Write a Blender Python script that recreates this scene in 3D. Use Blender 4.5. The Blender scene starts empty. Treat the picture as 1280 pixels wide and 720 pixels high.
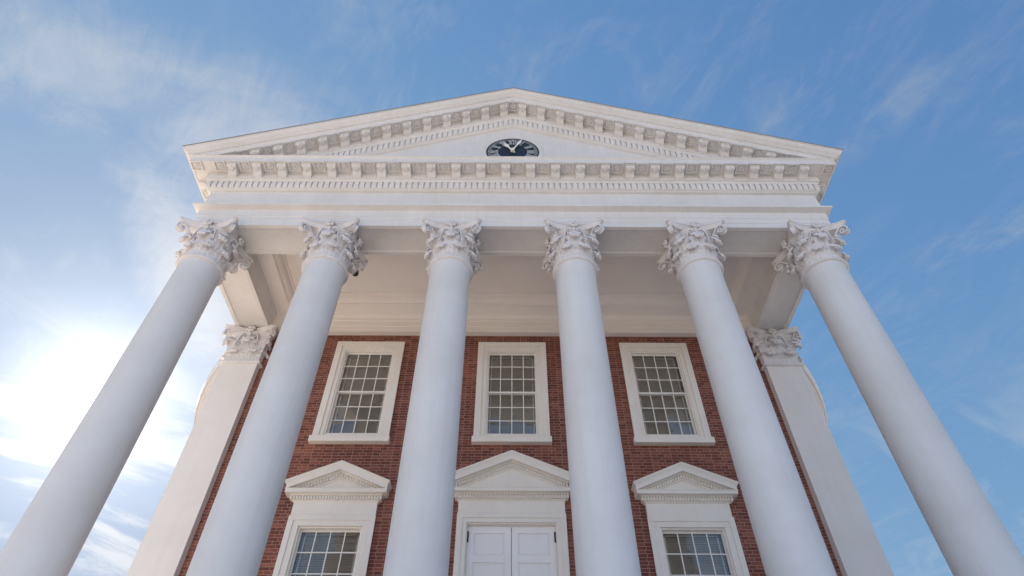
import bpy, bmesh, math, random
from math import sin, cos, pi, radians, sqrt, atan2
from mathutils import Vector, Matrix

random.seed(4)
scene = bpy.context.scene
COL = scene.collection

# ------------------------------------------------------------------ camera
cam_data = bpy.data.cameras.new("camera")
cam = bpy.data.objects.new("camera", cam_data)
COL.objects.link(cam)
F = Vector((0.0018551772120457214, 0.6761877234548975, 0.7367270328733668))
R = Vector((0.9999856960244468, -0.0049502964489326435, 0.002025416394347298))
U = Vector((-0.005016578915403467, -0.736712737241554, 0.6761872349594027))
CAM = Vector((-0.0425536, -9.8555197, 0.0))
m = Matrix.Identity(4)
for i in range(3):
    m[i][0], m[i][1], m[i][2], m[i][3] = R[i], U[i], -F[i], CAM[i]
cam.matrix_world = m
cam_data.sensor_width = 36
cam_data.sensor_fit = 'HORIZONTAL'
cam_data.lens = 21.932
cam_data.clip_start = 0.05
cam_data.clip_end = 9000
scene.camera = cam

# ------------------------------------------------------------------ sky, sun, exposure
SUN = Vector((-0.5460, 0.6663, 0.5079)).normalized()
SUN_EL = math.asin(SUN.z)
SUN_AZ = atan2(SUN.x, SUN.y)              # clockwise from +Y
SKY_STRENGTH = 0.10
EXPOSURE = 1.36

world = bpy.data.worlds.new("World")
scene.world = world
world.use_nodes = True


class NT:
    """small helper to write node trees"""
    def __init__(self, tree):
        self.t = tree
        tree.nodes.clear()

    def n(self, typ, inputs=None, **props):
        nd = self.t.nodes.new(typ)
        for k, v in props.items():
            setattr(nd, k, v)
        for k, v in (inputs or {}).items():
            s = nd.inputs[k]
            if isinstance(v, bpy.types.NodeSocket):
                self.t.links.new(v, s)
            else:
                s.default_value = v
        return nd

    def math(self, op, a, b=0.0, c=0.0, clamp=False):
        nd = self.n('ShaderNodeMath', {0: a, 1: b, 2: c}, operation=op, use_clamp=clamp)
        return nd.outputs[0]

    def vmath(self, op, a, b=(0, 0, 0), out=0):
        return self.n('ShaderNodeVectorMath', {0: a, 1: b}, operation=op).outputs[out]

    def ramp(self, fac, stops, interp='LINEAR'):
        nd = self.n('ShaderNodeValToRGB', {0: fac})
        cr = nd.color_ramp
        cr.interpolation = interp
        while len(cr.elements) < len(stops):
            cr.elements.new(0.5)
        for e, (p, c) in zip(cr.elements, stops):
            e.position = p
            e.color = c if len(c) == 4 else (*c, 1)
        return nd.outputs[0]

    def smooth(self, x, lo, hi):
        return self.n('ShaderNodeMapRange', {0: x, 1: lo, 2: hi, 3: 0.0, 4: 1.0}, interpolation_type='SMOOTHSTEP').outputs[0]

    def mix(self, fac, a, b, blend='MIX'):
        nd = self.n('ShaderNodeMix', data_type='RGBA', blend_type=blend)
        for s, v in ((nd.inputs[0], fac), (nd.inputs[6], a), (nd.inputs[7], b)):
            if isinstance(v, bpy.types.NodeSocket):
                self.t.links.new(v, s)
            else:
                s.default_value = v
        return nd.outputs[2]


def build_sky():
    k = NT(world.node_tree)
    sky = k.n('ShaderNodeTexSky', sky_type='NISHITA')
    sky.sun_disc = False
    sky.sun_elevation = SUN_EL
    sky.sun_rotation = SUN_AZ
    sky.air_density = 1.0
    sky.dust_density = 0.45
    sky.ozone_density = 1.5
    sky.altitude = 150
    skyc = k.mix(1.0, sky.outputs[0], (0.62, 0.95, 1.40, 1), 'MULTIPLY')
    # compression keeps the glare round the sun from running away: soft shoulder per channel
    ch = k.n('ShaderNodeSeparateColor', {0: skyc})
    sh = []
    for i in range(3):
        q = k.math('DIVIDE', ch.outputs[i], (1.45, 1.88, 2.6)[i])
        q = k.math('SQRT', k.math('ADD', k.math('MULTIPLY', q, q), 1.0))
        sh.append(k.math('DIVIDE', ch.outputs[i], q))
    skyc = k.n('ShaderNodeCombineColor', {0: sh[0], 1: sh[1], 2: sh[2]}).outputs[0]
    d = k.n('ShaderNodeTexCoord').outputs['Generated']
    d = k.vmath('NORMALIZE', d)
    sep = k.n('ShaderNodeSeparateXYZ', {0: d})
    zz = k.math('ADD', k.math('MAXIMUM', sep.outputs[2], 0.0), 0.10)
    px = k.math('DIVIDE', sep.outputs[0], zz)
    py = k.math('DIVIDE', sep.outputs[1], zz)
    p = k.n('ShaderNodeCombineXYZ', {0: px, 1: py, 2: 0.0}).outputs[0]
    dot = k.vmath('DOT_PRODUCT', d, tuple(SUN), out=1)

    def noise(rot, sx, sy, off, scale, detail, rough, dist):
        mp = k.n('ShaderNodeMapping', {0: p, 1: off, 2: (0, 0, radians(rot))})
        mp = k.n('ShaderNodeMapping', {0: mp.outputs[0], 3: (sx, sy, 1)})
        return k.n('ShaderNodeTexNoise', {'Vector': mp.outputs[0], 'Scale': scale, 'Detail': detail, 'Roughness': rough, 'Distortion': dist}).outputs[0]

    def bank(cx, cy, rx, ry, rot=0):
        """soft patch of sky where a bank of cloud lies (position on the cloud sheet)"""
        v = k.vmath('SUBTRACT', p, (cx, cy, 0))
        v = k.n('ShaderNodeMapping', {0: v, 2: (0, 0, radians(-rot))}).outputs[0]
        v = k.n('ShaderNodeMapping', {0: v, 3: (1 / rx, 1 / ry, 1)}).outputs[0]
        ln = k.vmath('LENGTH', v, out=1)
        return k.math('SUBTRACT', 1.0, k.smooth(ln, 0.1, 1.0))

    # long wisps of high cirrus
    streak = noise(56, 0.85, 1.7, (3.1, 1.7, 0), 3.2, 12, 0.66, 1.5)
    fibre = noise(50, 0.8, 2.0, (8.1, 4.7, 0), 7.0, 10, 0.68, 2.0)
    patch = noise(20, 0.8, 0.8, (7.3, 0.4, 0), 2.2, 4, 0.5, 0.3)
    w = k.math('ADD', k.math('MULTIPLY', streak, 0.7), k.math('MULTIPLY', fibre, 0.3))
    wisps = k.math('MULTIPLY', k.smooth(w, 0.44, 0.74), k.smooth(patch, 0.36, 0.62))
    wisps = k.math('MULTIPLY', wisps, 0.34)
    # the long mares' tails on the clear side
    tails = None
    for cx, cy, rx, ry, rt, am in ((0.45, 0.39, 0.20, 0.07, -56, 0.9), (0.585, 0.43, 0.20, 0.07, -56, 0.9), (0.215, 0.37, 0.13, 0.06, -60, 0.9), (0.82, 0.68, 0.22, 0.09, -35, 0.8), (0.60, 0.68, 0.12, 0.05, -50, 0.6), (0.02, 0.33, 0.16, 0.07, -60, 0.5)):
        bk = k.math('MULTIPLY', bank(cx, cy, rx, ry, rt), am)
        tails = bk if tails is None else k.math('MAXIMUM', tails, bk)
    tails = k.math('MULTIPLY', tails, k.smooth(w, 0.40, 0.74))
    wisps = k.math('MAXIMUM', wisps, k.math('MULTIPLY', tails, 0.60))
    # thicker veil on the side of the sky where the sun stands
    soft = noise(-10, 0.9, 1.5, (1.2, 5.2, 0), 2.6, 12, 0.62, 0.7)
    banks = bank(-0.585, 0.80, 0.17, 0.50, 4)
    banks = k.math('MAXIMUM', banks, k.math('MULTIPLY', bank(-0.62, 0.38, 0.42, 0.19, 14), 0.72))
    banks = k.math('MAXIMUM', banks, k.math('MULTIPLY', bank(-0.45, 0.52, 0.30, 0.26, -35), 0.9))
    veil = k.math('ADD', k.math('MULTIPLY', banks, 0.75), k.math('MULTIPLY', k.math('SUBTRACT', k.math('ADD', k.math('MULTIPLY', soft, 0.7), k.math('MULTIPLY', fibre, 0.3)), 0.5), 1.8))
    veil = k.math('MULTIPLY', k.smooth(veil, 0.05, 0.95), k.smooth(banks, 0.0, 0.4))
    veil = k.math('MULTIPLY', veil, 0.85)
    # low heaped cloud towards the horizon
    low_n = noise(-38, 0.75, 1.5, (2.0, 9.1, 0), 2.3, 12, 0.62, 0.9)
    low = k.math('MULTIPLY', k.smooth(low_n, 0.47, 0.62), k.math('SUBTRACT', 1.0, k.smooth(sep.outputs[2], 0.44, 0.62)))
    low = k.math('MULTIPLY', low, k.math('ADD', 0.25, k.math('MULTIPLY', k.smooth(dot, 0.80, 0.93), 0.65)))
    cl = k.math('MAXIMUM', k.math('MAXIMUM', wisps, veil), low)
    lum = k.n('ShaderNodeRGBToBW', {0: skyc}).outputs[0]
    lum = k.math('ADD', k.math('MULTIPLY', lum, 1.25), 0.7)
    ccol = k.n('ShaderNodeCombineColor', {0: k.math('MULTIPLY', lum, 0.98), 1: k.math('MULTIPLY', lum, 1.02), 2: k.math('MULTIPLY', lum, 1.10)}).outputs[0]
    col = k.mix(cl, skyc, ccol)
    # added bright cloud bank, out of view behind the camera, lights the column fronts
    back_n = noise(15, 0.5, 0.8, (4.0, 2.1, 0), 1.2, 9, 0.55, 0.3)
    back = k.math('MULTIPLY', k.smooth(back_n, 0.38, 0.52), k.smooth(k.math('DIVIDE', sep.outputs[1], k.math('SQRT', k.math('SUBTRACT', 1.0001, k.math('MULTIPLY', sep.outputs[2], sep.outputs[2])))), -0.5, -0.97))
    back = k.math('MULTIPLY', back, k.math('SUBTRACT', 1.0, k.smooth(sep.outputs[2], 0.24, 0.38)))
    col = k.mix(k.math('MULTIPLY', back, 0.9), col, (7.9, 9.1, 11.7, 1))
    # forward scattering in the thin cloud round the sun
    dp = k.math('MAXIMUM', dot, 0.0)
    glow = k.math('MULTIPLY', k.math('POWER', dp, 24.0), 0.55)
    for pw, am in ((90.0, 1.5), (420.0, 3.0), (4000.0, 8.0)):
        glow = k.math('ADD', glow, k.math('MULTIPLY', k.math('POWER', dp, pw), am))
    gcol = k.n('ShaderNodeCombineColor', {0: glow, 1: k.math('MULTIPLY', glow, 0.985), 2: k.math('MULTIPLY', glow, 0.95)}).outputs[0]
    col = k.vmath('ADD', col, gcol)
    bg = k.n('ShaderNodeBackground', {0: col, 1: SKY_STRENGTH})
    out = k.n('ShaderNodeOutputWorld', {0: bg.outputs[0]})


build_sky()

sun_d = bpy.data.lights.new("sun", 'SUN')
sun_d.energy = 5.0
sun_d.angle = radians(0.55)
sun_d.color = (1.0, 0.89, 0.76)
sun = bpy.data.objects.new("sun", sun_d)
COL.objects.link(sun)
sun.rotation_euler = (-SUN).to_track_quat('-Z', 'Y').to_euler()
sun.location = (-20, 20, 40)

vs = scene.view_settings
vs.view_transform = 'Standard'
vs.look = 'None'
vs.gamma = 1
vs.exposure = EXPOSURE
vs.use_curve_mapping = False
scene.cycles.max_bounces = 10
scene.cycles.diffuse_bounces = 6
scene.cycles.transparent_max_bounces = 12
scene.cycles.use_denoising = True


# ------------------------------------------------------------------ materials
def material(name):
    mt = bpy.data.materials.new(name)
    mt.use_nodes = True
    return mt, NT(mt.node_tree)


def finish(k, color, rough, normal=None, spec=0.5):
    ins = {'Base Color': color, 'Roughness': rough, 'Specular IOR Level': spec}
    if normal is not None:
        ins['Normal'] = normal
    b = k.n('ShaderNodeBsdfPrincipled', ins)
    k.n('ShaderNodeOutputMaterial', {0: b.outputs[0]})


def painted(name, base, var=0.06, streak=0.05, scale=1.0, rough=0.55, bump=0.12, brush=60):
    """old paint or dressed stone: faint blotches, rain streaks, brush marks"""
    mt, k = material(name)
    pos = k.n('ShaderNodeNewGeometry').outputs['Position']
    n1 = k.n('ShaderNodeTexNoise', {'Vector': pos, 'Scale': 0.9 * scale, 'Detail': 8, 'Roughness': 0.65}).outputs[0]
    mp = k.n('ShaderNodeMapping', {0: pos, 3: (5.0 * scale, 5.0 * scale, 0.22 * scale)}).outputs[0]
    n2 = k.n('ShaderNodeTexNoise', {'Vector': mp, 'Scale': 1.6, 'Detail': 6, 'Roughness': 0.6}).outputs[0]
    n3 = k.n('ShaderNodeTexNoise', {'Vector': pos, 'Scale': brush, 'Detail': 3}).outputs[0]
    a = k.smooth(n1, 0.3, 0.75)
    b = k.smooth(n2, 0.45, 0.8)
    lo = tuple(c * (1 - var) * t for c, t in zip(base, (1.0, 0.985, 0.96))) + (1,)
    col = k.mix(a, base + (1,), lo)
    st = tuple(c * (1 - streak * 2.2) * t for c, t in zip(base, (1.0, 0.98, 0.94))) + (1,)
    col = k.mix(k.math('MULTIPLY', b, 0.6 if streak else 0.0), col, st)
    h = k.math('ADD', k.math('MULTIPLY', n1, 0.35), k.math('MULTIPLY', n3, 0.25))
    bp = k.n('ShaderNodeBump', {'Strength': bump, 'Distance': 0.02, 'Height': h}).outputs[0]
    rg = k.math('ADD', rough - 0.08, k.math('MULTIPLY', n1, 0.2))
    finish(k, col, rg, bp, 0.35)
    return mt


M_SHAFT = painted("shaft_paint", (0.69, 0.69, 0.70), 0.09, 0.05, 0.8, 0.6, 0.2, 45)
M_TRIM = painted("trim_paint", (0.725, 0.712, 0.705), 0.09, 0.07, 1.2, 0.55, 0.08, 60)
M_CEIL = painted("ceiling_paint", (0.85, 0.80, 0.755), 0.05, 0.0, 0.8, 0.65, 0.06, 40)
M_WTRIM = painted("opening_trim_paint", (0.83, 0.79, 0.73), 0.06, 0.05, 1.6, 0.55, 0.08, 60)  # cream base colour carries the warm bounce from the sunlit floor
M_STONE = painted("capital_stone", (0.73, 0.715, 0.725), 0.16, 0.10, 4.0, 0.65, 0.35, 40)
M_STUCCO = painted("pilaster_stucco", (0.75, 0.725, 0.705), 0.06, 0.04, 1.0, 0.75, 0.25, 70)
M_SASH = painted("sash_paint", (0.80, 0.785, 0.745), 0.04, 0.0, 3.0, 0.45, 0.05, 60)
M_DOOR = painted("door_paint", (0.85, 0.84, 0.845), 0.03, 0.02, 1.5, 0.4, 0.05, 60)
M_STEP = painted("step_stone", (0.78, 0.74, 0.70), 0.15, 0.0, 2.0, 0.7, 0.3, 30)
M_DRUMTRIM = painted("drum_trim_paint", (0.70, 0.71, 0.73), 0.05, 0.03, 1.0, 0.6, 0.05, 50)


def brick_material(name, use_angle=False):
    mt, k = material(name)
    tc = k.n('ShaderNodeTexCoord').outputs['Object']
    s = k.n('ShaderNodeSeparateXYZ', {0: tc})
    geo = k.n('ShaderNodeNewGeometry')
    ns = k.n('ShaderNodeSeparateXYZ', {0: geo.outputs['True Normal']})
    if use_angle:
        ang = k.n('ShaderNodeMath', {0: s.outputs[1], 1: s.outputs[0]}, operation='ARCTAN2').outputs[0]
        u = k.math('MULTIPLY', ang, 12.4)
    else:
        side = k.math('GREATER_THAN', k.math('ABSOLUTE', ns.outputs[0]), 0.7)
        u = k.math('ADD', k.math('MULTIPLY', s.outputs[0], k.math('SUBTRACT', 1.0, side)), k.math('MULTIPLY', s.outputs[1], side))
    # hand-laid: courses and joints waver a little
    wob = k.n('ShaderNodeTexNoise', {'Vector': tc, 'Scale': 3.0, 'Detail': 3}).outputs[0]
    v = k.math('ADD', s.outputs[2], k.math('MULTIPLY', k.math('SUBTRACT', wob, 0.5), 0.012))
    uv = k.n('ShaderNodeCombineXYZ', {0: u, 1: v, 2: 0.0}).outputs[0]
    br = k.n('ShaderNodeTexBrick', {'Vector': uv, 'Color1': (0.0, 0, 0, 1), 'Color2': (1, 1, 1, 1), 'Mortar': (0.5, 0.5, 0.5, 1),
                                    'Scale': 1.0, 'Mortar Size': 0.0060, 'Mortar Smooth': 0.25, 'Bias': 0.0,
                                    'Brick Width': 0.245, 'Row Height': 0.080})
    br.offset = 0.5
    br.offset_frequency = 2
    br.squash = 0.68
    br.squash_frequency = 2
    val = k.n('ShaderNodeSeparateColor', {0: br.outputs[0]}).outputs[0]
    fine = k.n('ShaderNodeTexNoise', {'Vector': tc, 'Scale': 18.0, 'Detail': 6, 'Roughness': 0.7}).outputs[0]
    big = k.n('ShaderNodeTexNoise', {'Vector': tc, 'Scale': 0.7, 'Detail': 5}).outputs[0]
    t = k.math('ADD', k.math('MULTIPLY', val, 0.72), k.math('MULTIPLY', fine, 0.36))
    bc = k.ramp(t, [(0.05, (0.105, 0.038, 0.029)), (0.35, (0.190, 0.060, 0.041)), (0.62, (0.255, 0.082, 0.055)), (0.85, (0.305, 0.112, 0.072)), (1.0, (0.345, 0.152, 0.10))])
    bc = k.mix(k.math('MULTIPLY', k.smooth(big, 0.35, 0.7), 0.45), bc, (0.11, 0.040, 0.034, 1))
    mort = k.mix(fine, (0.30, 0.19, 0.155, 1), (0.46, 0.34, 0.285, 1))
    col = k.mix(br.outputs[1], bc, mort)
    h = k.math('ADD', k.math('MULTIPLY', br.outputs[1], -0.8), k.math('MULTIPLY', fine, 0.35))
    bp = k.n('ShaderNodeBump', {'Strength': 0.6, 'Distance': 0.012, 'Height': h}).outputs[0]
    finish(k, col, 0.82, bp, 0.25)
    return mt


M_BRICK = brick_material("brick_wall")
M_DRUMBRICK = brick_material("drum_brick", True)


def glass_material():
    mt, k = material("window_glass")
    pos = k.n('ShaderNodeNewGeometry').outputs['Position']
    n = k.n('ShaderNodeTexNoise', {'Vector': pos, 'Scale': 2.6, 'Detail': 3}).outputs[0]
    bp = k.n('ShaderNodeBump', {'Strength': 0.16, 'Distance': 0.05, 'Height': n}).outputs[0]
    fr = k.n('ShaderNodeFresnel', {'IOR': 1.55}).outputs[0]
    fr = k.math('MULTIPLY', fr, 3.2, clamp=True)
    tr = k.n('ShaderNodeBsdfTransparent', {0: (0.92, 0.94, 0.93, 1)})
    gl = k.n('ShaderNodeBsdfGlossy', {'Color': (1, 1, 1, 1), 'Roughness': 0.015, 'Normal': bp})
    mx = k.n('ShaderNodeMixShader', {0: fr, 1: tr.outputs[0], 2: gl.outputs[0]})
    k.n('ShaderNodeOutputMaterial', {0: mx.outputs[0]})
    return mt


M_GLASS = glass_material()


def plain(name, c, rough=0.5, metal=0.0, nscale=8.0, var=0.12):
    mt, k = material(name)
    pos = k.n('ShaderNodeNewGeometry').outputs['Position']
    n = k.n('ShaderNodeTexNoise', {'Vector': pos, 'Scale': nscale, 'Detail': 5}).outputs[0]
    col = k.mix(n, tuple(x * (1 - var) for x in c) + (1,), tuple(min(1, x * (1 + var)) for x in c) + (1,))
    b = k.n('ShaderNodeBsdfPrincipled', {'Base Color': col, 'Roughness': rough, 'Metallic': metal})
    k.n('ShaderNodeOutputMaterial', {0: b.outputs[0]})
    return mt


M_BLIND = plain("blind_slat", (0.42, 0.37, 0.305), 0.6)
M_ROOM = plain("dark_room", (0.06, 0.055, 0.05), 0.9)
M_IRON = plain("black_iron", (0.02, 0.02, 0.022), 0.45, 0.6)
M_NAVY = plain("clock_navy", (0.009, 0.017, 0.030), 0.45, 0.0, 3.0, 0.2)
M_CLKWHITE = plain("clock_white", (0.50, 0.52, 0.53), 0.5)
M_GILT = plain("clock_hand_paint", (0.80, 0.79, 0.72), 0.4)
M_ROOF = plain("roof_copper", (0.30, 0.27, 0.24), 0.5, 0.0, 2.0)
M_DOME = plain("dome_paint", (0.74, 0.73, 0.70), 0.45, 0.0, 1.0, 0.05)
M_SMOKE = plain("smoked_dome", (0.045, 0.034, 0.022), 0.12)
M_HOUSING = plain("camera_housing", (0.55, 0.53, 0.48), 0.4)


def ground_material():
    mt, k = material("lawn")
    pos = k.n('ShaderNodeNewGeometry').outputs['Position']
    a = k.n('ShaderNodeTexNoise', {'Vector': pos, 'Scale': 0.15, 'Detail': 8}).outputs[0]
    b = k.n('ShaderNodeTexNoise', {'Vector': pos, 'Scale': 22.0, 'Detail': 6}).outputs[0]
    col = k.mix(a, (0.10, 0.115, 0.035, 1), (0.17, 0.15, 0.065, 1))
    col = k.mix(k.math('MULTIPLY', b, 0.5), col, (0.05, 0.07, 0.02, 1))
    finish(k, col, 0.9)
    return mt


def paving_material():
    mt, k = material("plaza_paving")
    pos = k.n('ShaderNodeNewGeometry').outputs['Position']
    br = k.n('ShaderNodeTexBrick', {'Vector': pos, 'Color1': (0.66, 0.57, 0.49, 1), 'Color2': (0.58, 0.50, 0.425, 1), 'Mortar': (0.36, 0.32, 0.28, 1),
                                    'Scale': 1.0, 'Mortar Size': 0.008, 'Brick Width': 0.9, 'Row Height': 0.6})
    n = k.n('ShaderNodeTexNoise', {'Vector': pos, 'Scale': 1.3, 'Detail': 8}).outputs[0]
    col = k.mix(k.math('MULTIPLY', n, 0.4), br.outputs[0], (0.52, 0.47, 0.41, 1))
    finish(k, col, 0.8)
    return mt


M_LAWN = ground_material()
M_PAVE = paving_material()


# ------------------------------------------------------------------ mesh helpers
class MB:
    def __init__(self):
        self.v = []
        self.f = []

    def add(self, verts, faces):
        b = len(self.v)
        self.v += [tuple(p) for p in verts]
        self.f += [tuple(i + b for i in f) for f in faces]

    def box(self, x0, x1, y0, y1, z0, z1, fn=None):
        P = [(x, y, z) for z in (z0, z1) for y in (y0, y1) for x in (x0, x1)]
        if fn:
            P = [fn(*q) for q in P]
        self.add(P, [(0, 2, 3, 1), (4, 5, 7, 6), (0, 1, 5, 4), (2, 6, 7, 3), (0, 4, 6, 2), (1, 3, 7, 5)])

    def grid(self, rows, close_u=False, close_v=False):
        nr, nc = len(rows), len(rows[0])
        fs = []
        for i in range(nr if close_v else nr - 1):
            for j in range(nc if close_u else nc - 1):
                a, b = i, (i + 1) % nr
                c, d = j, (j + 1) % nc
                fs.append((a * nc + c, a * nc + d, b * nc + d, b * nc + c))
        self.add([q for r in rows for q in r], fs)

    def lathe(self, prof, n=48, cx=0, cy=0, cap=True):
        rows = [[(cx + r * cos(2 * pi * j / n), cy + r * sin(2 * pi * j / n), z) for j in range(n)] for r, z in prof]
        self.grid(rows, close_u=True)
        if cap:
            self.add(rows[0], [tuple(range(n))[::-1]])
            self.add(rows[-1], [tuple(range(n))])

    def poly_prism(self, pts, y0, y1):
        """pts in xz, extruded in y"""
        n = len(pts)
        P = [(x, y0, z) for x, z in pts] + [(x, y1, z) for x, z in pts]
        fs = [tuple(range(n)), tuple(range(2 * n - 1, n - 1, -1))]
        fs += [(i, i + n, (i + 1) % n + n, (i + 1) % n) for i in range(n)]
        self.add(P, fs)

    def side_prism(self, pts, x0, x1, fn=None):
        """pts in yz, extruded in x"""
        n = len(pts)
        P = [(x0, y, z) for y, z in pts] + [(x1, y, z) for y, z in pts]
        if fn:
            P = [fn(*q) for q in P]
        fs = [tuple(range(n)), tuple(range(2 * n - 1, n - 1, -1))]
        fs += [(i, i + n, (i + 1) % n + n, (i + 1) % n) for i in range(n)]
        self.add(P, fs)

    def mesh(self, name, mat, smooth=None, bevel=0, clip=None, xf=None, recalc=True):
        me = bpy.data.meshes.new(name)
        me.from_pydata(self.v, [], self.f)
        bm = bmesh.new()
        bm.from_mesh(me)
        if clip is not None:
            bmesh.ops.bisect_plane(bm, geom=bm.verts[:] + bm.edges[:] + bm.faces[:], plane_co=(0, 0, clip), plane_no=(0, 0, 1), clear_inner=True)
        if bevel:
            es = [e for e in bm.edges if len(e.link_faces) == 2 and e.calc_face_angle(0) > 0.6]
            bmesh.ops.bevel(bm, geom=es, offset=bevel, segments=1, affect='EDGES', profile=0.5)
        if recalc:
            bmesh.ops.recalc_face_normals(bm, faces=bm.faces[:])
        if xf:
            for v in bm.verts:
                v.co = Vector(xf(*v.co))
        bm.to_mesh(me)
        bm.free()
        me.materials.append(mat)
        if smooth is not None:
            for pl in me.polygons:
                pl.use_smooth = True
            me.set_sharp_from_angle(angle=radians(smooth))
        me.update()
        return me


def link(name, me, parent=None, loc=None):
    o = bpy.data.objects.new(name, me)
    COL.objects.link(o)
    if parent:
        o.parent = parent
    if loc:
        o.location = loc
    return o


def thing(name, label, cat, loc=(0, 0, 0)):
    o = bpy.data.objects.new(name, None)
    COL.objects.link(o)
    o.empty_display_size = 0.3
    o.location = loc
    o['label'] = label
    o['category'] = cat
    return o


def structure(name, me):
    o = link(name, me)
    o['kind'] = 'structure'
    return o


# ------------------------------------------------------------------ key sizes (metres, camera height = 0)
GROUND = -0.80
FLOOR = 2.30
ZA = 12.50          # underside of the architrave
W = 3.53            # brick wall plane
WP = 3.328          # pilaster face
BAY = 3.0
HX = 7.5            # corner column axis

# ------------------------------------------------------------------ ground
g = MB()
N = 64
rings = [0.0, 60, 200, 800, 4000]
rows = [[(r * cos(2 * pi * j / N), r * sin(2 * pi * j / N), GROUND - 0.004) for j in range(N)] for r in rings[1:]]
g.grid(rows, close_u=True)
g.add(rows[0], [tuple(range(N))])
structure('ground', g.mesh('ground', M_LAWN))
g = MB()
g.add([(-60, -70, GROUND), (60, -70, GROUND), (60, 60, GROUND), (-60, 60, GROUND)], [(0, 1, 2, 3)])
structure('plaza', g.mesh('plaza', M_PAVE))

# ------------------------------------------------------------------ the building
BLD = thing('columned_building', 'red brick building with a tall white six-column portico, pediment and round drum behind', 'building', (0, 0, GROUND))
BLD_OFF = Vector((0, 0, -GROUND))


def part(name, me, parent=None, loc=(0, 0, 0)):
    """parts sit under the building Empty; coordinates are given in scene space"""
    if parent is None:
        return link(name, me, BLD, Vector(loc) + BLD_OFF)
    return link(name, me, parent, loc)


# floor and steps
f = MB()
f.box(-9.0, 9.0, -1.15, W + 0.05, FLOOR - 0.25, FLOOR)
part('portico_floor', f.mesh('portico_floor', M_STEP, bevel=0.015))
f = MB()
n_st = 18
rise = (FLOOR - GROUND) / n_st
for i in range(1, n_st):
    y1 = -1.15 - 0.34 * (i - 1)
    f.box(-9.0, 9.0, y1 - 0.34, y1 if i == 1 else y1 + 0.0, GROUND + 0.002, FLOOR - rise * i)
part('stair', f.mesh('stair', M_STEP))
f = MB()
f.box(-8.95, 8.95, -1.14, 7.2, GROUND + 0.002, FLOOR - 0.26)
part('podium', f.mesh('podium', M_STEP))

# brick wall with openings
UW = (0.70, 9.05, 11.88)     # upper window opening half width, bottom, top
LW = (0.725, 3.70, 6.62)
DR = (1.01, FLOOR, 6.73)
WX = 4.045
holes = []
for cx in (-WX, 0, WX):
    holes.append((cx - UW[0], cx + UW[0], UW[1], UW[2]))
for cx in (-WX, WX):
    holes.append((cx - LW[0], cx + LW[0], LW[1], LW[2]))
holes.append((-DR[0], DR[0], DR[1], DR[2]))
xs = sorted({-7.95, 7.95} | {h[0] for h in holes} | {h[1] for h in holes})
zs = sorted({FLOOR - 0.1, 13.0} | {h[2] for h in holes} | {h[3] for h in holes})
b = MB()
for i in range(len(xs) - 1):
    for j in range(len(zs) - 1):
        cx, cz = (xs[i] + xs[i + 1]) / 2, (zs[j] + zs[j + 1]) / 2
        if any(h[0] < cx < h[1] and h[2] < cz < h[3] for h in holes):
            continue
        b.add([(xs[i], W, zs[j]), (xs[i + 1], W, zs[j]), (xs[i + 1], W, zs[j + 1]), (xs[i], W, zs[j + 1])], [(0, 1, 2, 3)])
for x0, x1, z0, z1 in holes:
    q = [(x0, z0), (x1, z0), (x1, z1), (x0, z1)]
    for a in range(4):
        (xa, za), (xb, zb) = q[a], q[(a + 1) % 4]
        b.add([(xa, W, za), (xb, W, zb), (xb, W + 0.4, zb), (xa, W + 0.4, za)], [(0, 1, 2, 3)])
for sx in (-1, 1):
    b.add([(sx * 7.95, W, FLOOR - 0.1), (sx * 7.95, 8.5, FLOOR - 0.1), (sx * 7.95, 8.5, 13.0), (sx * 7.95, W, 13.0)], [(0, 1, 2, 3)])
me = b.mesh('wall', M_BRICK)
part('wall', me)


# ------------------------------------------------------------------ Corinthian capital
CH = 1.22


def bell(z):
    t = max(0.0, min(1.0, z / 1.07))
    return 0.435 + 0.02 * t + 0.10 * max(0, t - 0.55) ** 2 * 5


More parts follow.
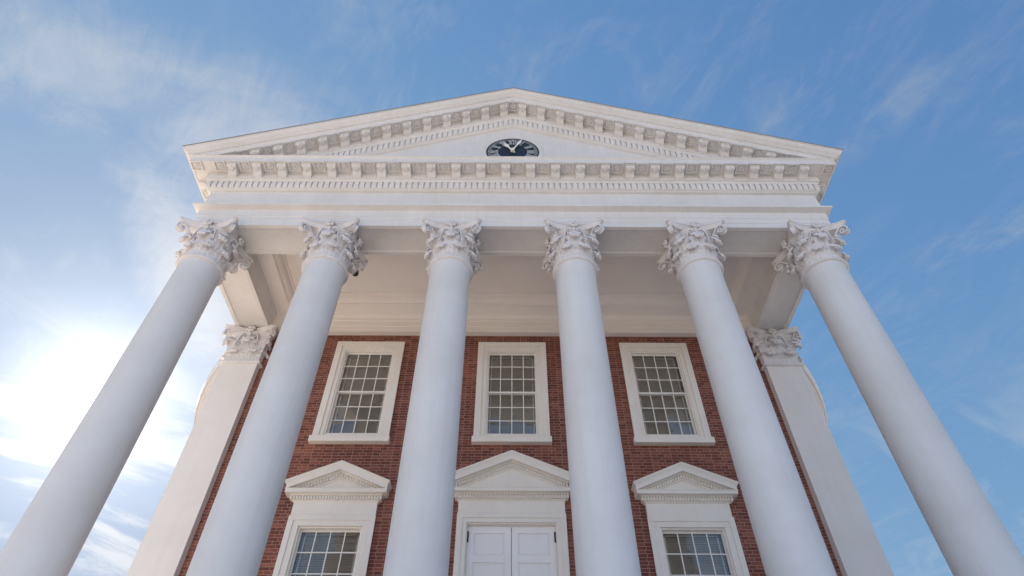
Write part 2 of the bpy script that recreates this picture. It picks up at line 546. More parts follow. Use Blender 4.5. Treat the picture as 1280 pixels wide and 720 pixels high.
def leaf(mb, th, h, out, wid, z0=0.0, nu=17, nv=34, seed=0, knob=1.0):
    """acanthus leaf: ribbed blade with fingered edges, its tip rolling outwards and under"""
    rng = random.Random(seed)
    rb = bell(0)
    P = [(rb + 0.012, z0), (rb + 0.020, z0 + 0.80 * h), (rb + 0.42 * out, z0 + 1.36 * h), (rb + out, z0 + 0.90 * h)]
    jw, jo = rng.uniform(0.94, 1.06), rng.uniform(-0.012, 0.012)
    NL = 4.5
    rows = []
    for i in range(nv + 1):
        t = i / nv
        a, bb, c, d = (1 - t) ** 3, 3 * t * (1 - t) ** 2, 3 * t * t * (1 - t), t ** 3
        r = a * P[0][0] + bb * P[1][0] + c * P[2][0] + d * P[3][0] + jo * t
        z = a * P[0][1] + bb * P[1][1] + c * P[2][1] + d * P[3][1]
        if t > 0.86:
            q = (t - 0.86) / 0.14
            r -= 0.13 * out * q * q
            z -= 0.03 * q
        env = (0.80 + 0.30 * sin(pi * min(1, t * 1.15)) ** 0.8) * (1 - 0.28 * max(0, (t - 0.5) / 0.5) ** 1.6)
        if t > 0.9:
            env *= sqrt(max(0.2, 1 - ((t - 0.9) / 0.1) ** 2 * 0.9))
        ph = abs(cos(pi * NL * t))
        lob = 1 - 0.30 * ph ** 5
        w = wid * env * lob * jw
        row = []
        for j in range(nu):
            u = -1 + 2 * j / (nu - 1)
            rib = 0.014 * (1 - abs(u)) ** 1.2 + 0.010 * cos(u * pi * 3) * (1 - 0.5 * t)
            lobe = 0.030 * abs(u) ** 1.6 * (1 - ph ** 2)             # every finger cups a little
            droop = -0.055 * u * u * t * t
            rr = r + rib + lobe * (1 - 0.5 * t)
            zz = z + droop + 0.018 * abs(u) * (1 - ph) * (1 - t)
            an = th + u * w / max(0.42, rr * 0.92)
            row.append((rr * cos(an), rr * sin(an), zz))
        rows.append(row)
    th_ = 0.045
    back = []
    for i, row in enumerate(rows):
        rb_ = []
        t = i / nv
        for j, q in enumerate(row):
            u = -1 + 2 * j / (nu - 1)
            p = Vector(q)
            rad = Vector((p.x, p.y, 0)).normalized()
            dirn = (-rad * (1 - 0.75 * t) + Vector((0, 0, -1)) * (1.2 * t)).normalized()
            rb_.append(tuple(p + dirn * th_ * (1 + 0.35 * t) * (1 - 0.45 * u * u)))
        back.append(rb_)
    full = [r + bk[::-1] for r, bk in zip(rows, back)]
    mb.grid(full, close_u=True)
    nn = len(full[-1])
    mb.add(full[-1], [tuple(range(nn))])
    if knob:
        tip = Vector(rows[-1][nu // 2])
        rad = Vector((cos(th), sin(th), 0))
        tan = Vector((-sin(th), cos(th), 0))
        for off, rr in ((0, 0.060), (-0.066, 0.046), (0.066, 0.046)):
            c = tip - rad * 0.035 + tan * off * knob + Vector((0, 0, -0.018 - abs(off) * 0.2))
            blob(mb, tuple(c), rr * knob, 9, 1.05, 1.05, 0.85)


def ribbon(mb, pts, wid, thk, frame):
    """pts (a, z, w-scale) in the plane given by frame=(origin dir a, side dir)"""
    da, ds = frame
    rows = []
    n = len(pts)
    for i, (a, z, s) in enumerate(pts):
        p0 = pts[max(0, i - 1)]
        p1 = pts[min(n - 1, i + 1)]
        tx, tz = p1[0] - p0[0], p1[1] - p0[1]
        L = sqrt(tx * tx + tz * tz) or 1
        nx, nz = -tz / L, tx / L
        row = []
        for sw, sn in ((-1, -1), (-0.55, -0.35), (0, -0.75), (0.55, -0.35), (1, -1), (1, 1), (0.55, 0.35), (0, 0.75), (-0.55, 0.35), (-1, 1)):
            aa = a + nx * sn * thk * s
            zz = z + nz * sn * thk * s
            off = sw * wid * s
            v = da * aa + ds * off
            row.append((v.x, v.y, zz))
        rows.append(row)
    mb.grid(rows, close_u=True)
    mb.add(rows[0], [tuple(range(10))[::-1]])
    mb.add(rows[-1], [tuple(range(10))])


def spiral(cx, cz, r0, turns, start, sgn, n=34, rend=0.02):
    out = []
    for i in range(n + 1):
        t = i / n
        r = r0 * (1 - t) ** 1.0 + rend * t
        a = start + sgn * turns * 2 * pi * t
        out.append((cx + r * cos(a), cz + r * sin(a), 1 - 0.35 * t))
    return out


def blob(mb, c, r, n=10, sx=1, sy=1, sz=1):
    rows = []
    for i in range(n + 1):
        ph = pi * i / n
        rows.append([(c[0] + sx * r * sin(ph) * cos(2 * pi * j / n), c[1] + sy * r * sin(ph) * sin(2 * pi * j / n), c[2] + sz * r * cos(ph)) for j in range(n)])
    mb.grid(rows, close_u=True)


def capital():
    mb = MB()
    # astragal and bell
    prof = [(0.40, -0.06), (0.49, -0.058), (0.53, -0.048), (0.556, -0.012), (0.548, 0.022), (0.515, 0.046), (0.47, 0.047), (bell(0), 0.05)]
    prof += [(bell(z), z) for z in (0.2, 0.4, 0.6, 0.75, 0.9, 1.0)] + [(bell(1.07) + 0.02, 1.04), (bell(1.07) + 0.02, 1.075), (0.3, 1.08)]
    mb.lathe(prof, 40)
    for i in range(8):
        leaf(mb, pi / 8 + i * pi / 4 - pi / 2, 0.36, 0.225, 0.168, 0.05, seed=i)
    for i in range(8):
        leaf(mb, i * pi / 4 - pi / 2, 0.66 if i % 2 else 0.74, 0.31 if i % 2 else 0.24, 0.165 if i % 2 else 0.18, 0.06, seed=20 + i)
    # corner volutes with their stalks
    for i in range(4):
        a = pi / 4 + i * pi / 2
        da = Vector((cos(a), sin(a), 0))
        ds = Vector((-sin(a), cos(a), 0))
        sp = spiral(0.845, 0.925, 0.135, 1.45, radians(125), -1)
        stem = []
        x0, z0 = sp[0][0], sp[0][1]
        for t in (0, 0.2, 0.4, 0.6, 0.8):
            stem.append((0.47 + (x0 - 0.47) * t ** 1.2, 0.60 + (z0 - 0.60) * (t ** 0.85), 0.55 + 0.45 * t))
        ribbon(mb, stem + sp, 0.068, 0.022, (da, ds))
        blob(mb, tuple(da * 0.845) [:2] + (0.925,), 0.05, 8)
        # leaf curl under the volute
        leaf(mb, a, 0.30, 0.30, 0.075, 0.58, nu=11, nv=22, seed=50 + i, knob=0.7)
    # inner helices, pairs on every face
    for i in range(4):
        a = i * pi / 2
        da = Vector((-sin(a), cos(a), 0))       # along the face
        dn = Vector((cos(a), sin(a), 0))        # outwards
        for sg in (-1, 1):
            sp = spiral(0.125, 0.93, 0.095, 1.3, radians(60), 1, 24)
            stem = [(0.27, 0.58, 0.6), (0.255, 0.70, 0.7), (0.235, 0.82, 0.8), (0.205, 0.95, 0.95)]
            rows = []
            pts = [(sg * q[0], q[1], q[2]) for q in stem + sp]
            tmp = MB()
            ribbon(tmp, pts, 0.035, 0.014, (da, dn))
            tmp.v = [tuple(Vector(v) + dn * (0.515)) for v in tmp.v]
            mb.add(tmp.v, tmp.f)
    # concave abacus
    def outline(s, n=12):
        o = []
        for i in range(4):
            a = i * pi / 2
            ca, sa = cos(a), sin(a)
            for j in range(n + 1):
                t = -1 + 2 * j / n
                x = t * 0.672 * s
                y = -(0.555 + (0.738 - 0.555) * abs(t) ** 2.0) * s
                o.append((x * ca - y * sa, x * sa + y * ca))
        return o
    rows = []
    for s, z in ((0.84, 1.065), (0.86, 1.085), (0.93, 1.12), (0.945, 1.15), (0.955, 1.155), (0.96, 1.165), (1.0, 1.172), (1.0, 1.205), (0.985, CH - 0.002)):
        rows.append([(x, y, z) for x, y in outline(s)])
    mb.grid(rows, close_u=True)
    n = len(rows[0])
    mb.add(rows[0], [tuple(range(n))[::-1]])
    mb.add(rows[-1], [tuple(range(n))])
    # fleuron on each face
    for i in range(4):
        a = i * pi / 2 - pi / 2
        c = Vector((cos(a), sin(a), 0))
        t = Vector((-sin(a), cos(a), 0))
        p = c * 0.60
        blob(mb, (p.x + c.x * 0.06, p.y + c.y * 0.06, 1.135), 0.042, 8)
        for q in range(6):
            ph = q * pi / 3 + 0.3
            e = p + t * (0.074 * cos(ph)) + c * 0.02
            blob(mb, (e.x, e.y, 1.135 + 0.074 * sin(ph)), 0.05, 7)
        e = c * 0.56
        for zz, rr in ((1.02, 0.05), (0.96, 0.04), (0.90, 0.03)):
            blob(mb, (e.x, e.y, zz), rr, 7)
    return mb


cap_mb = capital()
CAP_ME = cap_mb.mesh('capital', M_STONE, smooth=55)


def squared(x, y, z):
    r = sqrt(x * x + y * y)
    if r < 1e-6:
        return (x, y, z)
    mx = max(abs(x), abs(y)) / r
    s = 1.0 / mx
    # the bell becomes square, corners of the abacus keep their place
    lim = 1 + (s - 1) * max(0.0, min(1.0, (0.98 - r) / 0.45))
    k = 0.49 / 0.475
    return (x * lim * k, y * lim * k, z)


PCAP_ME = cap_mb.mesh('pilaster_capital', M_STONE, smooth=55, xf=squared)

# ------------------------------------------------------------------ columns
ZC = ZA - CH        # foot of the capital


def rad(z):
    return 0.5155 - 0.0036 * z + 0.004 * sin(pi * (z - FLOOR) / (ZC - FLOOR))


s = MB()
prof = [(rad(2.9) + 0.035, 2.86), (rad(2.9) + 0.03, 2.90), (rad(3.0), 3.0)]
prof += [(rad(z), z) for z in [3.2 + 0.4 * i for i in range(20)]]
prof = [q for q in prof if q[1] < ZC - 0.3] + [(rad(ZC - 0.25), ZC - 0.25), (rad(ZC) + 0.004, ZC - 0.12), (rad(ZC) + 0.014, ZC - 0.045)]
s.lathe(prof, 72)
SHAFT_ME = s.mesh('column_shaft', M_SHAFT, smooth=40)
s = MB()
s.box(-0.72, 0.72, -0.72, 0.72, FLOOR + 0.002, FLOOR + 0.18)
s.lathe([(0.60, FLOOR + 0.18), (0.69, FLOOR + 0.20), (0.715, FLOOR + 0.26), (0.69, FLOOR + 0.32), (0.62, FLOOR + 0.34), (0.58, FLOOR + 0.36), (0.565, FLOOR + 0.41),
         (0.59, FLOOR + 0.445), (0.61, FLOOR + 0.46), (0.625, FLOOR + 0.49), (0.61, FLOOR + 0.53), (0.56, FLOOR + 0.55), (0.55, FLOOR + 0.558)], 56)
BASE_ME = s.mesh('column_base', M_STONE, smooth=35)

for i in range(6):
    x = -HX + i * BAY
    c = part('column', SHAFT_ME, None, (x, 0, 0))
    part('capital', CAP_ME, c, (0, 0, ZC))
    part('base', BASE_ME, c)

# pilasters against the wall
pw = 0.49
p = MB()
p.box(-pw, pw, 0, 1.1, FLOOR + 0.3, ZC - 0.03)
PIL_ME = p.mesh('pilaster_shaft', M_STUCCO, bevel=0.006)
p = MB()
p.box(-pw - 0.12, pw + 0.12, -0.12, 1.05, FLOOR + 0.002, FLOOR + 0.15)
p.box(-pw - 0.08, pw + 0.08, -0.08, 1.03, FLOOR + 0.15, FLOOR + 0.30)
PILB_ME = p.mesh('pilaster_base', M_STUCCO, bevel=0.02)
for sx in (-1, 1):
    c = part('pilaster', PIL_ME, None, (sx * HX, WP, 0))
    part('capital', PCAP_ME, c, (0, pw, ZC))
    part('base', PILB_ME, c)

# ------------------------------------------------------------------ entablature
YB = 7.6


def ring(prof, mb, front=True):
    """profile of (outward, z) swept along left side, front, right side"""
    rows = []
    for e, z in prof:
        rows.append([(-HX - e, YB, z), (-HX - e, -e, z), (HX + e, -e, z), (HX + e, YB, z)])
    mb.grid(rows)


e = MB()
ring([(-0.47, 13.2), (-0.53, 13.12), (-0.525, 13.08), (-0.49, 13.01), (-0.47, 13.0), (-0.47, 12.5), (-0.37, 12.5), (-0.36, 12.515), (-0.335, 12.53), (0.335, 12.53), (0.36, 12.515), (0.37, 12.5),
      (0.47, 12.5), (0.47, 12.655), (0.485, 12.665), (0.485, 12.83), (0.505, 12.845), (0.505, 13.075), (0.525, 13.09), (0.56, 13.10), (0.60, 13.125), (0.655, 13.135), (0.66, 13.145), (0.66, 13.19),
      (0.5, 13.215), (0.5, 13.86)], e)
ENT = part('entablature', e.mesh('entablature', M_TRIM, smooth=35))

# bed moulding, soffit and corona in profile: (outward, z)
BED = [(0.5, 13.855), (0.515, 13.868), (0.515, 13.882), (0.56, 13.895), (0.59, 13.92), (0.60, 13.935), (0.612, 13.94), (0.612, 14.18), (0.66, 14.185), (0.67, 14.20), (0.685, 14.235), (0.70, 14.25), (0.715, 14.255), (0.715, 14.50)]
COR = [(0.715, 14.50), (1.075, 14.50), (1.08, 14.485), (1.10, 14.485), (1.10, 14.64), (1.115, 14.65), (1.14, 14.675), (1.15, 14.68), (1.15, 14.705)]
c = MB()
ring(BED + COR[1:] + [(0.45, 14.83)], c)
part('cornice', c.mesh('cornice', M_TRIM, smooth=35), ENT)

# dentils along the front and both sides
DENT = [(0.0, 0.0), (-0.085, 0.0), (-0.092, -0.03), (-0.092, -0.15), (-0.075, -0.205), (-0.04, -0.235), (0.0, -0.235)]
d = MB()
DS = 0.157
nd = int(2 * (HX + 0.62) / DS)
for i in range(nd + 1):
    x = (i - nd / 2) * DS
    d.side_prism([(y - 0.574, z + 14.178) for y, z in DENT], x - 0.0585, x + 0.0585)
for sx in (-1, 1):
    for i in range(36):
        yy = -0.50 + i * DS
        d.side_prism([(y - 0.574, z + 14.178) for y, z in DENT], -0.0585, 0.0585, lambda x, y, z, sx=sx, yy=yy: (sx * (HX - y), yy + x, z))
part('dentil_band', d.mesh('dentil_band', M_TRIM), ENT)

MODP = [(0.003, 0.0), (-0.315, 0.0), (-0.315, -0.085), (-0.305, -0.115), (-0.285, -0.128), (-0.25, -0.125), (-0.215, -0.115), (-0.175, -0.118), (-0.13, -0.145), (-0.085, -0.19), (-0.05, -0.215), (0.003, -0.225)]


def modillion_mesh(slope, name):
    md = MB()
    sh = lambda x, y, z: (x, y, z + slope * x)
    md.side_prism(MODP, -0.11, 0.11, sh)
    md.box(-0.125, 0.125, -0.33, 0.003, -0.038, 0.002, sh)
    # scroll eyes on both cheeks and a leaf on the front
    for sx in (-1, 1):
        for cy, cz, r in ((-0.265, -0.085, 0.04), (-0.055, -0.15, 0.055)):
            ringv = [(sx * 0.11, cy + r * cos(2 * pi * j / 10), cz + r * sin(2 * pi * j / 10)) for j in range(10)]
            top = [(sx * 0.125, cy + 0.6 * r * cos(2 * pi * j / 10), cz + 0.6 * r * sin(2 * pi * j / 10)) for j in range(10)]
            tmp = MB()
            tmp.grid([ringv, top], close_u=True)
            tmp.add(top, [tuple(range(10))])
            md.add([sh(*v) for v in tmp.v], tmp.f)
    tmp = MB()
    blob(tmp, (0, -0.225, -0.125), 0.06, 8, 1.3, 1.6, 0.35)
    blob(tmp, (0, -0.315, -0.09), 0.035, 8, 1.6, 0.5, 0.8)
    md.add([sh(*v) for v in tmp.v], tmp.f)
    return md.mesh(name, M_TRIM, smooth=40)


def rosette_mesh(slope, name):
    md = MB()
    sh = lambda x, y, z: (x, y, z + slope * x)
    o, i_, t = 0.150, 0.118, 0.040
    md.box(-o, o, -o, -i_, -t, 0.002, sh)
    md.box(-o, o, i_, o, -t, 0.002, sh)
    md.box(-o, -i_, -i_, i_, -t, 0.002, sh)
    md.box(i_, o, -i_, i_, -t, 0.002, sh)
    tmp = MB()
    tmp.lathe([(0.100, 0.002), (0.102, -0.012), (0.095, -0.024), (0.084, -0.026), (0.074, -0.016), (0.070, -0.008), (0.0, -0.008)], 20, cap=False)
    for q in range(6):
        a = q * pi / 3
        blob(tmp, (0.042 * cos(a), 0.042 * sin(a), -0.012), 0.026, 6, 1, 1, 0.6)
    blob(tmp, (0, 0, -0.022), 0.024, 6)
    md.add([sh(*v) for v in tmp.v], tmp.f)
    return md.mesh(name, M_TRIM, smooth=40)


MOD_ME = modillion_mesh(0, 'modillion')
ROS_ME = rosette_mesh(0, 'rosette')
SPC = 0.664
for k in range(-13, 14):
    x = 0.14 + SPC * k
    if abs(x) < 8.1:
        part('rosette', ROS_ME, ENT, (x, -0.950, 14.50))
    xm = x - SPC / 2
    if abs(xm) < 8.0:
        part('modillion', MOD_ME, ENT, (xm, -0.713, 14.50))
for sx in (-1, 1):
    part('rosette', ROS_ME, ENT, (sx * (HX + 0.950), -0.950, 14.50))
    for k in range(8):
        y = -0.26 + SPC * k
        o = part('modillion', MOD_ME, ENT, (sx * (HX + 0.713), y - 0.1, 14.50))
        o.rotation_euler = (0, 0, sx * pi / 2)
        o = part('rosette', ROS_ME, ENT, (sx * (HX + 0.950), y + SPC / 2 - 0.1, 14.50))

# ------------------------------------------------------------------ pediment
SL = 0.4138
AP = 18.50
ty = MB()
ty.poly_prism([(-8.3, 14.62), (8.3, 14.62), (0, 14.62 + 8.3 * SL)], -0.5, -0.25)
PED = part('pediment', ty.mesh('pediment', M_TRIM))


def rake(mb, prof, hw, y0, apex, slope, yback):
    """profile of (outward, drop below the apex line) along both slopes, returned along the sides"""
    rows = []
    for o, n in prof:
        zt = apex + n
        ze = zt - slope * (hw + o)
        rows.append([(-hw - o, yback, ze), (-hw - o, y0 - o, ze), (0, y0 - o, zt), (hw + o, y0 - o, ze), (hw + o, yback, ze)])
    mb.grid(rows)


r = MB()
vert = lambda z: -0.42 + (z - 14.5) * 1.08
SIMA = [(1.10, -0.03), (1.30, 0.012), (1.32, 0.0), (1.32, -0.05), (1.302, -0.055), (1.30, -0.075), (1.285, -0.11), (1.25, -0.145), (1.21, -0.165), (1.185, -0.19), (1.178, -0.205), (1.165, -0.207), (1.165, -0.25), (1.135, -0.254), (1.128, -0.275), (1.105, -0.30), (1.105, -0.415), (1.083, -0.415), (1.078, -0.40)]
rake(r, SIMA + [(0.715, -0.40)] + [(o_, vert(z_) + 0.02) for o_, z_ in BED[::-1][1:]], HX, 0, AP, SL, YB)
part('raking_cornice', r.mesh('raking_cornice', M_TRIM, smooth=35, clip=14.66), PED)

d = MB()
RDS = 0.150
for sx in (-1, 1):
    for i in range(60):
        x = sx * (RDS * (i + 0.5))
        zt = AP - 0.42 + 0.02 - 0.35 - SL * abs(x)
        if zt - 0.25 < 14.78:
            break
        sh = lambda px, py, pz, x=x, zt=zt, sx=sx: (x + px, py - 0.574, pz * 1.08 + zt - sx * SL * px)
        d.side_prism(DENT, -0.0565, 0.0565, sh)
part('dentil_band', d.mesh('dentil_band', M_TRIM), PED)
RM = {1: modillion_mesh(-SL, 'raking_modillion'), -1: modillion_mesh(SL, 'raking_modillion')}
RR = {1: rosette_mesh(-SL, 'raking_rosette'), -1: rosette_mesh(SL, 'raking_rosette'), 0: ROS_ME}
RSP = 0.566
zs_ = AP - 0.40
part('rosette', ROS_ME, PED, (0, -0.950, zs_ - SL * 0.14))
for sx in (-1, 1):
    for k in range(0, 15):
        x = RSP * (k + 0.5)
        z = zs_ - SL * x
        if z - 0.23 > 14.72:
            part('modillion', RM[sx], PED, (sx * x, -0.713, z))
        x = RSP * (k + 1)
        z = zs_ - SL * x
        if z - 0.06 > 14.78:
            part('rosette', RR[sx], PED, (sx * x, -0.950, z))

# roof behind the pediment
r = MB()
for sx in (-1, 1):
    q = [(0, -1.25, AP - 0.03), (0, 13, AP - 0.03), (sx * 8.8, 13, AP - 0.03 - SL * 8.8), (sx * 8.8, -1.25, AP - 0.03 - SL * 8.8)]
    r.add(q, [(0, 1, 2, 3)])
    e_ = 1.338
    xe_ = HX + e_
    za_ = AP + 0.012
    zb_ = AP + 0.012 - SL * xe_
    for y0_, y1_ in ((-e_, 7.0),):
        P = [(0, y0_, za_ - 0.022), (sx * xe_, y0_, zb_ - 0.022), (sx * xe_, y0_, zb_), (0, y0_, za_), (0, y1_, za_ - 0.022), (sx * xe_, y1_, zb_ - 0.022), (sx * xe_, y1_, zb_), (0, y1_, za_)]
        r.add(P, [(0, 1, 2, 3), (4, 7, 6, 5), (0, 4, 5, 1), (1, 5, 6, 2), (2, 6, 7, 3)])
part('roof', r.mesh('roof', M_ROOF))

# ------------------------------------------------------------------ portico ceiling and the beam on the wall
c = MB()
x0, ya, yb = HX - 0.47, 0.47, 3.34
rows = []
for dd, z in ((-0.05, 13.122), (0.46, 13.122), (0.475, 13.11), (0.49, 13.122), (0.495, 13.17), (0.52, 13.19), (0.56, 13.21), (0.60, 13.27), (0.625, 13.36), (0.64, 13.38), (0.68, 13.385), (0.68, 13.42)):
    rows.append([(-x0 + dd, ya + dd, z), (x0 - dd, ya + dd, z), (x0 - dd, yb - dd, z), (-x0 + dd, yb - dd, z)])
c.grid(rows, close_u=True)
c.add(rows[-1], [(0, 1, 2, 3)])
part('ceiling', c.mesh('ceiling', M_CEIL, smooth=30))
c = MB()
xe = HX - 0.468
prof = [(W + 0.05, 12.5), (3.36, 12.5), (3.36, 12.70), (3.345, 12.71), (3.345, 12.90), (3.325, 12.915), (3.325, 13.01), (3.30, 13.03), (3.28, 13.08), (3.27, 13.12), (3.28, 13.14)]
c.grid([[(-xe, y, z), (xe, y, z)] for y, z in prof])
part('wall_beam', c.mesh('wall_beam', M_CEIL, smooth=30))


# ------------------------------------------------------------------ small pediments over the door and windows
def small_pediment(hw, z1, apex, e0=0.10):
    mb = MB()
    y0 = W - e0
    # frieze block with a slightly swelling face
    mb.side_prism([(W + 0.01, z1 - 0.34), (y0 + 0.015, z1 - 0.34), (y0 - 0.004, z1 - 0.17), (y0, z1), (W + 0.01, z1)], -hw, hw)

    def rg(prof):
        mb.grid([[(-hw - o, W + 0.01, z), (-hw - o, y0 - o, z), (hw + o, y0 - o, z), (hw + o, W + 0.01, z)] for o, z in prof])
    rg([(0.0, z1 - 0.01), (0.02, z1), (0.035, z1 + 0.015), (0.04, z1 + 0.02), (0.04, z1 + 0.112), (0.09, z1 + 0.118), (0.11, z1 + 0.14), (0.195, z1 + 0.145), (0.2, z1 + 0.138), (0.205, z1 + 0.138), (0.205, z1 + 0.205), (0.22, z1 + 0.22), (0.22, z1 + 0.232), (0.0, z1 + 0.26)])
    ds = 0.066
    n = int(2 * (hw + 0.08) / ds)
    for i in range(n + 1):
        x = (i - n / 2) * ds
        mb.box(x - 0.020, x + 0.020, y0 - 0.085, y0 - 0.038, z1 + 0.028, z1 + 0.113)
    for sx in (-1, 1):
        for yy in (y0 - 0.02, y0 + 0.046):
            mb.box(min(sx * (hw + 0.038), sx * (hw + 0.085)), max(sx * (hw + 0.038), sx * (hw + 0.085)), yy - 0.02, yy + 0.02, z1 + 0.028, z1 + 0.113)
    sl = 0.43
    # tympanum
    hb = hw + 0.02
    hb = (apex - 0.30 - z1 - 0.2) / sl
    mb.poly_prism([(-hb, z1 + 0.2), (hb, z1 + 0.2), (0, apex - 0.30)], y0, W + 0.01)
    tmp = MB()
    rake(tmp, [(0.0, 0.02), (0.245, 0.006), (0.26, 0.0), (0.26, -0.025), (0.245, -0.05), (0.22, -0.08), (0.21, -0.10), (0.208, -0.105), (0.208, -0.205), (0.2, -0.205), (0.195, -0.2), (0.11, -0.2), (0.09, -0.225), (0.04, -0.23), (0.04, -0.33), (0.03, -0.345), (0.0, -0.36)], hw, y0, apex, sl, W + 0.01)
    bm = tmp.mesh('tmp', M_TRIM, clip=z1 + 0.215)
    mb.add([v.co[:] for v in bm.vertices], [tuple(pl.vertices) for pl in bm.polygons])
    bpy.data.meshes.remove(bm)
    for sx in (-1, 1):
        for i in range(40):
            x = ds * (i + 0.5)
            zt = apex - 0.232 - sl * x
            if zt - 0.1 < z1 + 0.235:
                break
            mb.box(-0.02, 0.02, y0 - 0.085, y0 - 0.038, -0.085, 0.0, lambda px, py, pz, x=x, zt=zt, sx=sx: (sx * x + px, py, zt + pz - sx * sl * px))
    return mb.mesh('opening_pediment', M_WTRIM, smooth=30)


def frame_u(mb, hx0, hx1, z0, zt0, zt1, y0, y1):
    """three-sided frame: jambs from hx0 to hx1, head from zt0 to zt1"""
    mb.box(-hx1, -hx0, y0, y1, z0, zt0)
    mb.box(hx0, hx1, y0, y1, z0, zt0)
    mb.box(-hx1, hx1, y0, y1, zt0, zt1)


def sash_mesh(hw, z0, z1, rows, cols=4, y=0.0):
    mb = MB()
    st, ra, mu = 0.045, 0.05, 0.012
    mb.box(-hw, -hw + st, y, y + 0.045, z0, z1)
    mb.box(hw - st, hw, y, y + 0.045, z0, z1)
    mb.box(-hw + st, hw - st, y, y + 0.045, z0, z0 + ra)
    mb.box(-hw + st, hw - st, y, y + 0.045, z1 - ra, z1)
    gx = 2 * (hw - st)
    for i in range(1, cols):
        x = -hw + st + gx * i / cols
        mb.box(x - mu, x + mu, y + 0.004, y + 0.04, z0 + ra, z1 - ra)
    gz = z1 - z0 - 2 * ra
    for j in range(1, rows):
        z = z0 + ra + gz * j / rows
        mb.box(-hw + st, hw - st, y + 0.006, y + 0.038, z - mu, z + mu)
    return mb.mesh('sash', M_SASH)


def pane_mesh(hw, z0, z1, y, cols=4, rows=3):
    """old glass: every light sits a hair out of true with its neighbours"""
    mb = MB()
    rng = random.Random(int(z0 * 100))
    dx, dz = (2 * hw - 0.09) / cols, (z1 - z0 - 0.08) / rows
    for i in range(cols):
        for j in range(rows):
            xa, za = -hw + 0.045 + dx * i, z0 + 0.04 + dz * j
            ta, tb = rng.uniform(-0.0018, 0.0018), rng.uniform(-0.0018, 0.0018)
            mb.add([(xa, y - ta - tb, za), (xa + dx, y + ta - tb, za), (xa + dx, y + ta + tb, za + dz), (xa, y - ta + tb, za + dz)], [(0, 1, 2, 3)])
    return mb.mesh('pane', M_GLASS, recalc=False)


def blind_mesh(hw, z0, z1, y, sp=0.052):
    mb = MB()
    rng = random.Random(7)
    n = int((z1 - z0) / sp)
    for i in range(n):
        z = z1 - sp * (i + 0.5)
        t = rng.uniform(-0.003, 0.003)
        mb.add([(-hw, y + 0.022, z - 0.018 + t), (hw, y + 0.022, z - 0.018 - t), (hw, y, z + 0.018 - t), (-hw, y, z + 0.018 + t)], [(0, 1, 2, 3)])
    return mb.mesh('blind', M_BLIND)


def tape_mesh(hw, z0, z1, y):
    mb = MB()
    for x in (-hw, hw):
        mb.box(x - 0.016, x + 0.016, y, y + 0.02, z0, z1)
    mb.box(-hw - 0.016, hw + 0.016, y, y + 0.03, z1 - 0.06, z1)
    return mb.mesh('inner_frame', M_SASH)


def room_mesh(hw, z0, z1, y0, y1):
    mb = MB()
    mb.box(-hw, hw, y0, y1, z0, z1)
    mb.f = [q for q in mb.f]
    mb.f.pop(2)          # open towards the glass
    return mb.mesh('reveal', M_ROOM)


def window_fill(parent, hw, z0, zm, z1, rows_low, rows_up):
    """two sashes, glass, blind and the dark reveal behind"""
    part('sash', sash_mesh(hw, zm - 0.025, z1, rows_up, 4, W + 0.05), parent)
    part('sash', sash_mesh(hw - 0.01, z0, zm + 0.025, rows_low, 4, W + 0.10), parent)
    part('pane', pane_mesh(hw, zm, z1, W + 0.072), parent)
    part('pane', pane_mesh(hw, z0, zm, W + 0.122), parent)
    part('inner_frame', tape_mesh(hw - 0.10, z0, z1, W + 0.19), parent)
    part('blind', blind_mesh(hw - 0.02, z0, z1, W + 0.24), parent)
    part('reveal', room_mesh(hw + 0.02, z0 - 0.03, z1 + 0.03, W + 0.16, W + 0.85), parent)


# upper windows
cs = MB()
hw, z0, z1 = 0.675, 9.12, 11.86
frame_u(cs, 0.695, 0.945, 8.97, 11.885, 12.155, W - 0.05, W + 0.02)
frame_u(cs, 0.80, 0.965, 8.97, 12.03, 12.19, W - 0.085, W - 0.052)
frame_u(cs, 0.655, 0.698, 8.97, 11.85, 11.887, W - 0.025, W + 0.16)
UP_ME = cs.mesh('window_casing', M_WTRIM, bevel=0.006)
sl_ = MB()
sl_.box(-1.0, 1.0, W - 0.16, W + 0.16, 8.80, 8.968)
sl_.box(-0.66, 0.66, W - 0.02, W + 0.18, 8.968, 9.125)
SILL_ME = sl_.mesh('sill', M_WTRIM, bevel=0.008)
first = None
for cx in (-WX, 0, WX):
    w = part('window', UP_ME, None, (cx, 0, 0))
    part('sill', SILL_ME, w)
    if first is None:
        window_fill(w, hw, z0, 10.48, z1, 3, 3)
        first = w
    else:
        for ch in list(first.children):
            if ch.data != SILL_ME:
                o = ch.copy()
                COL.objects.link(o)
                o.parent = w

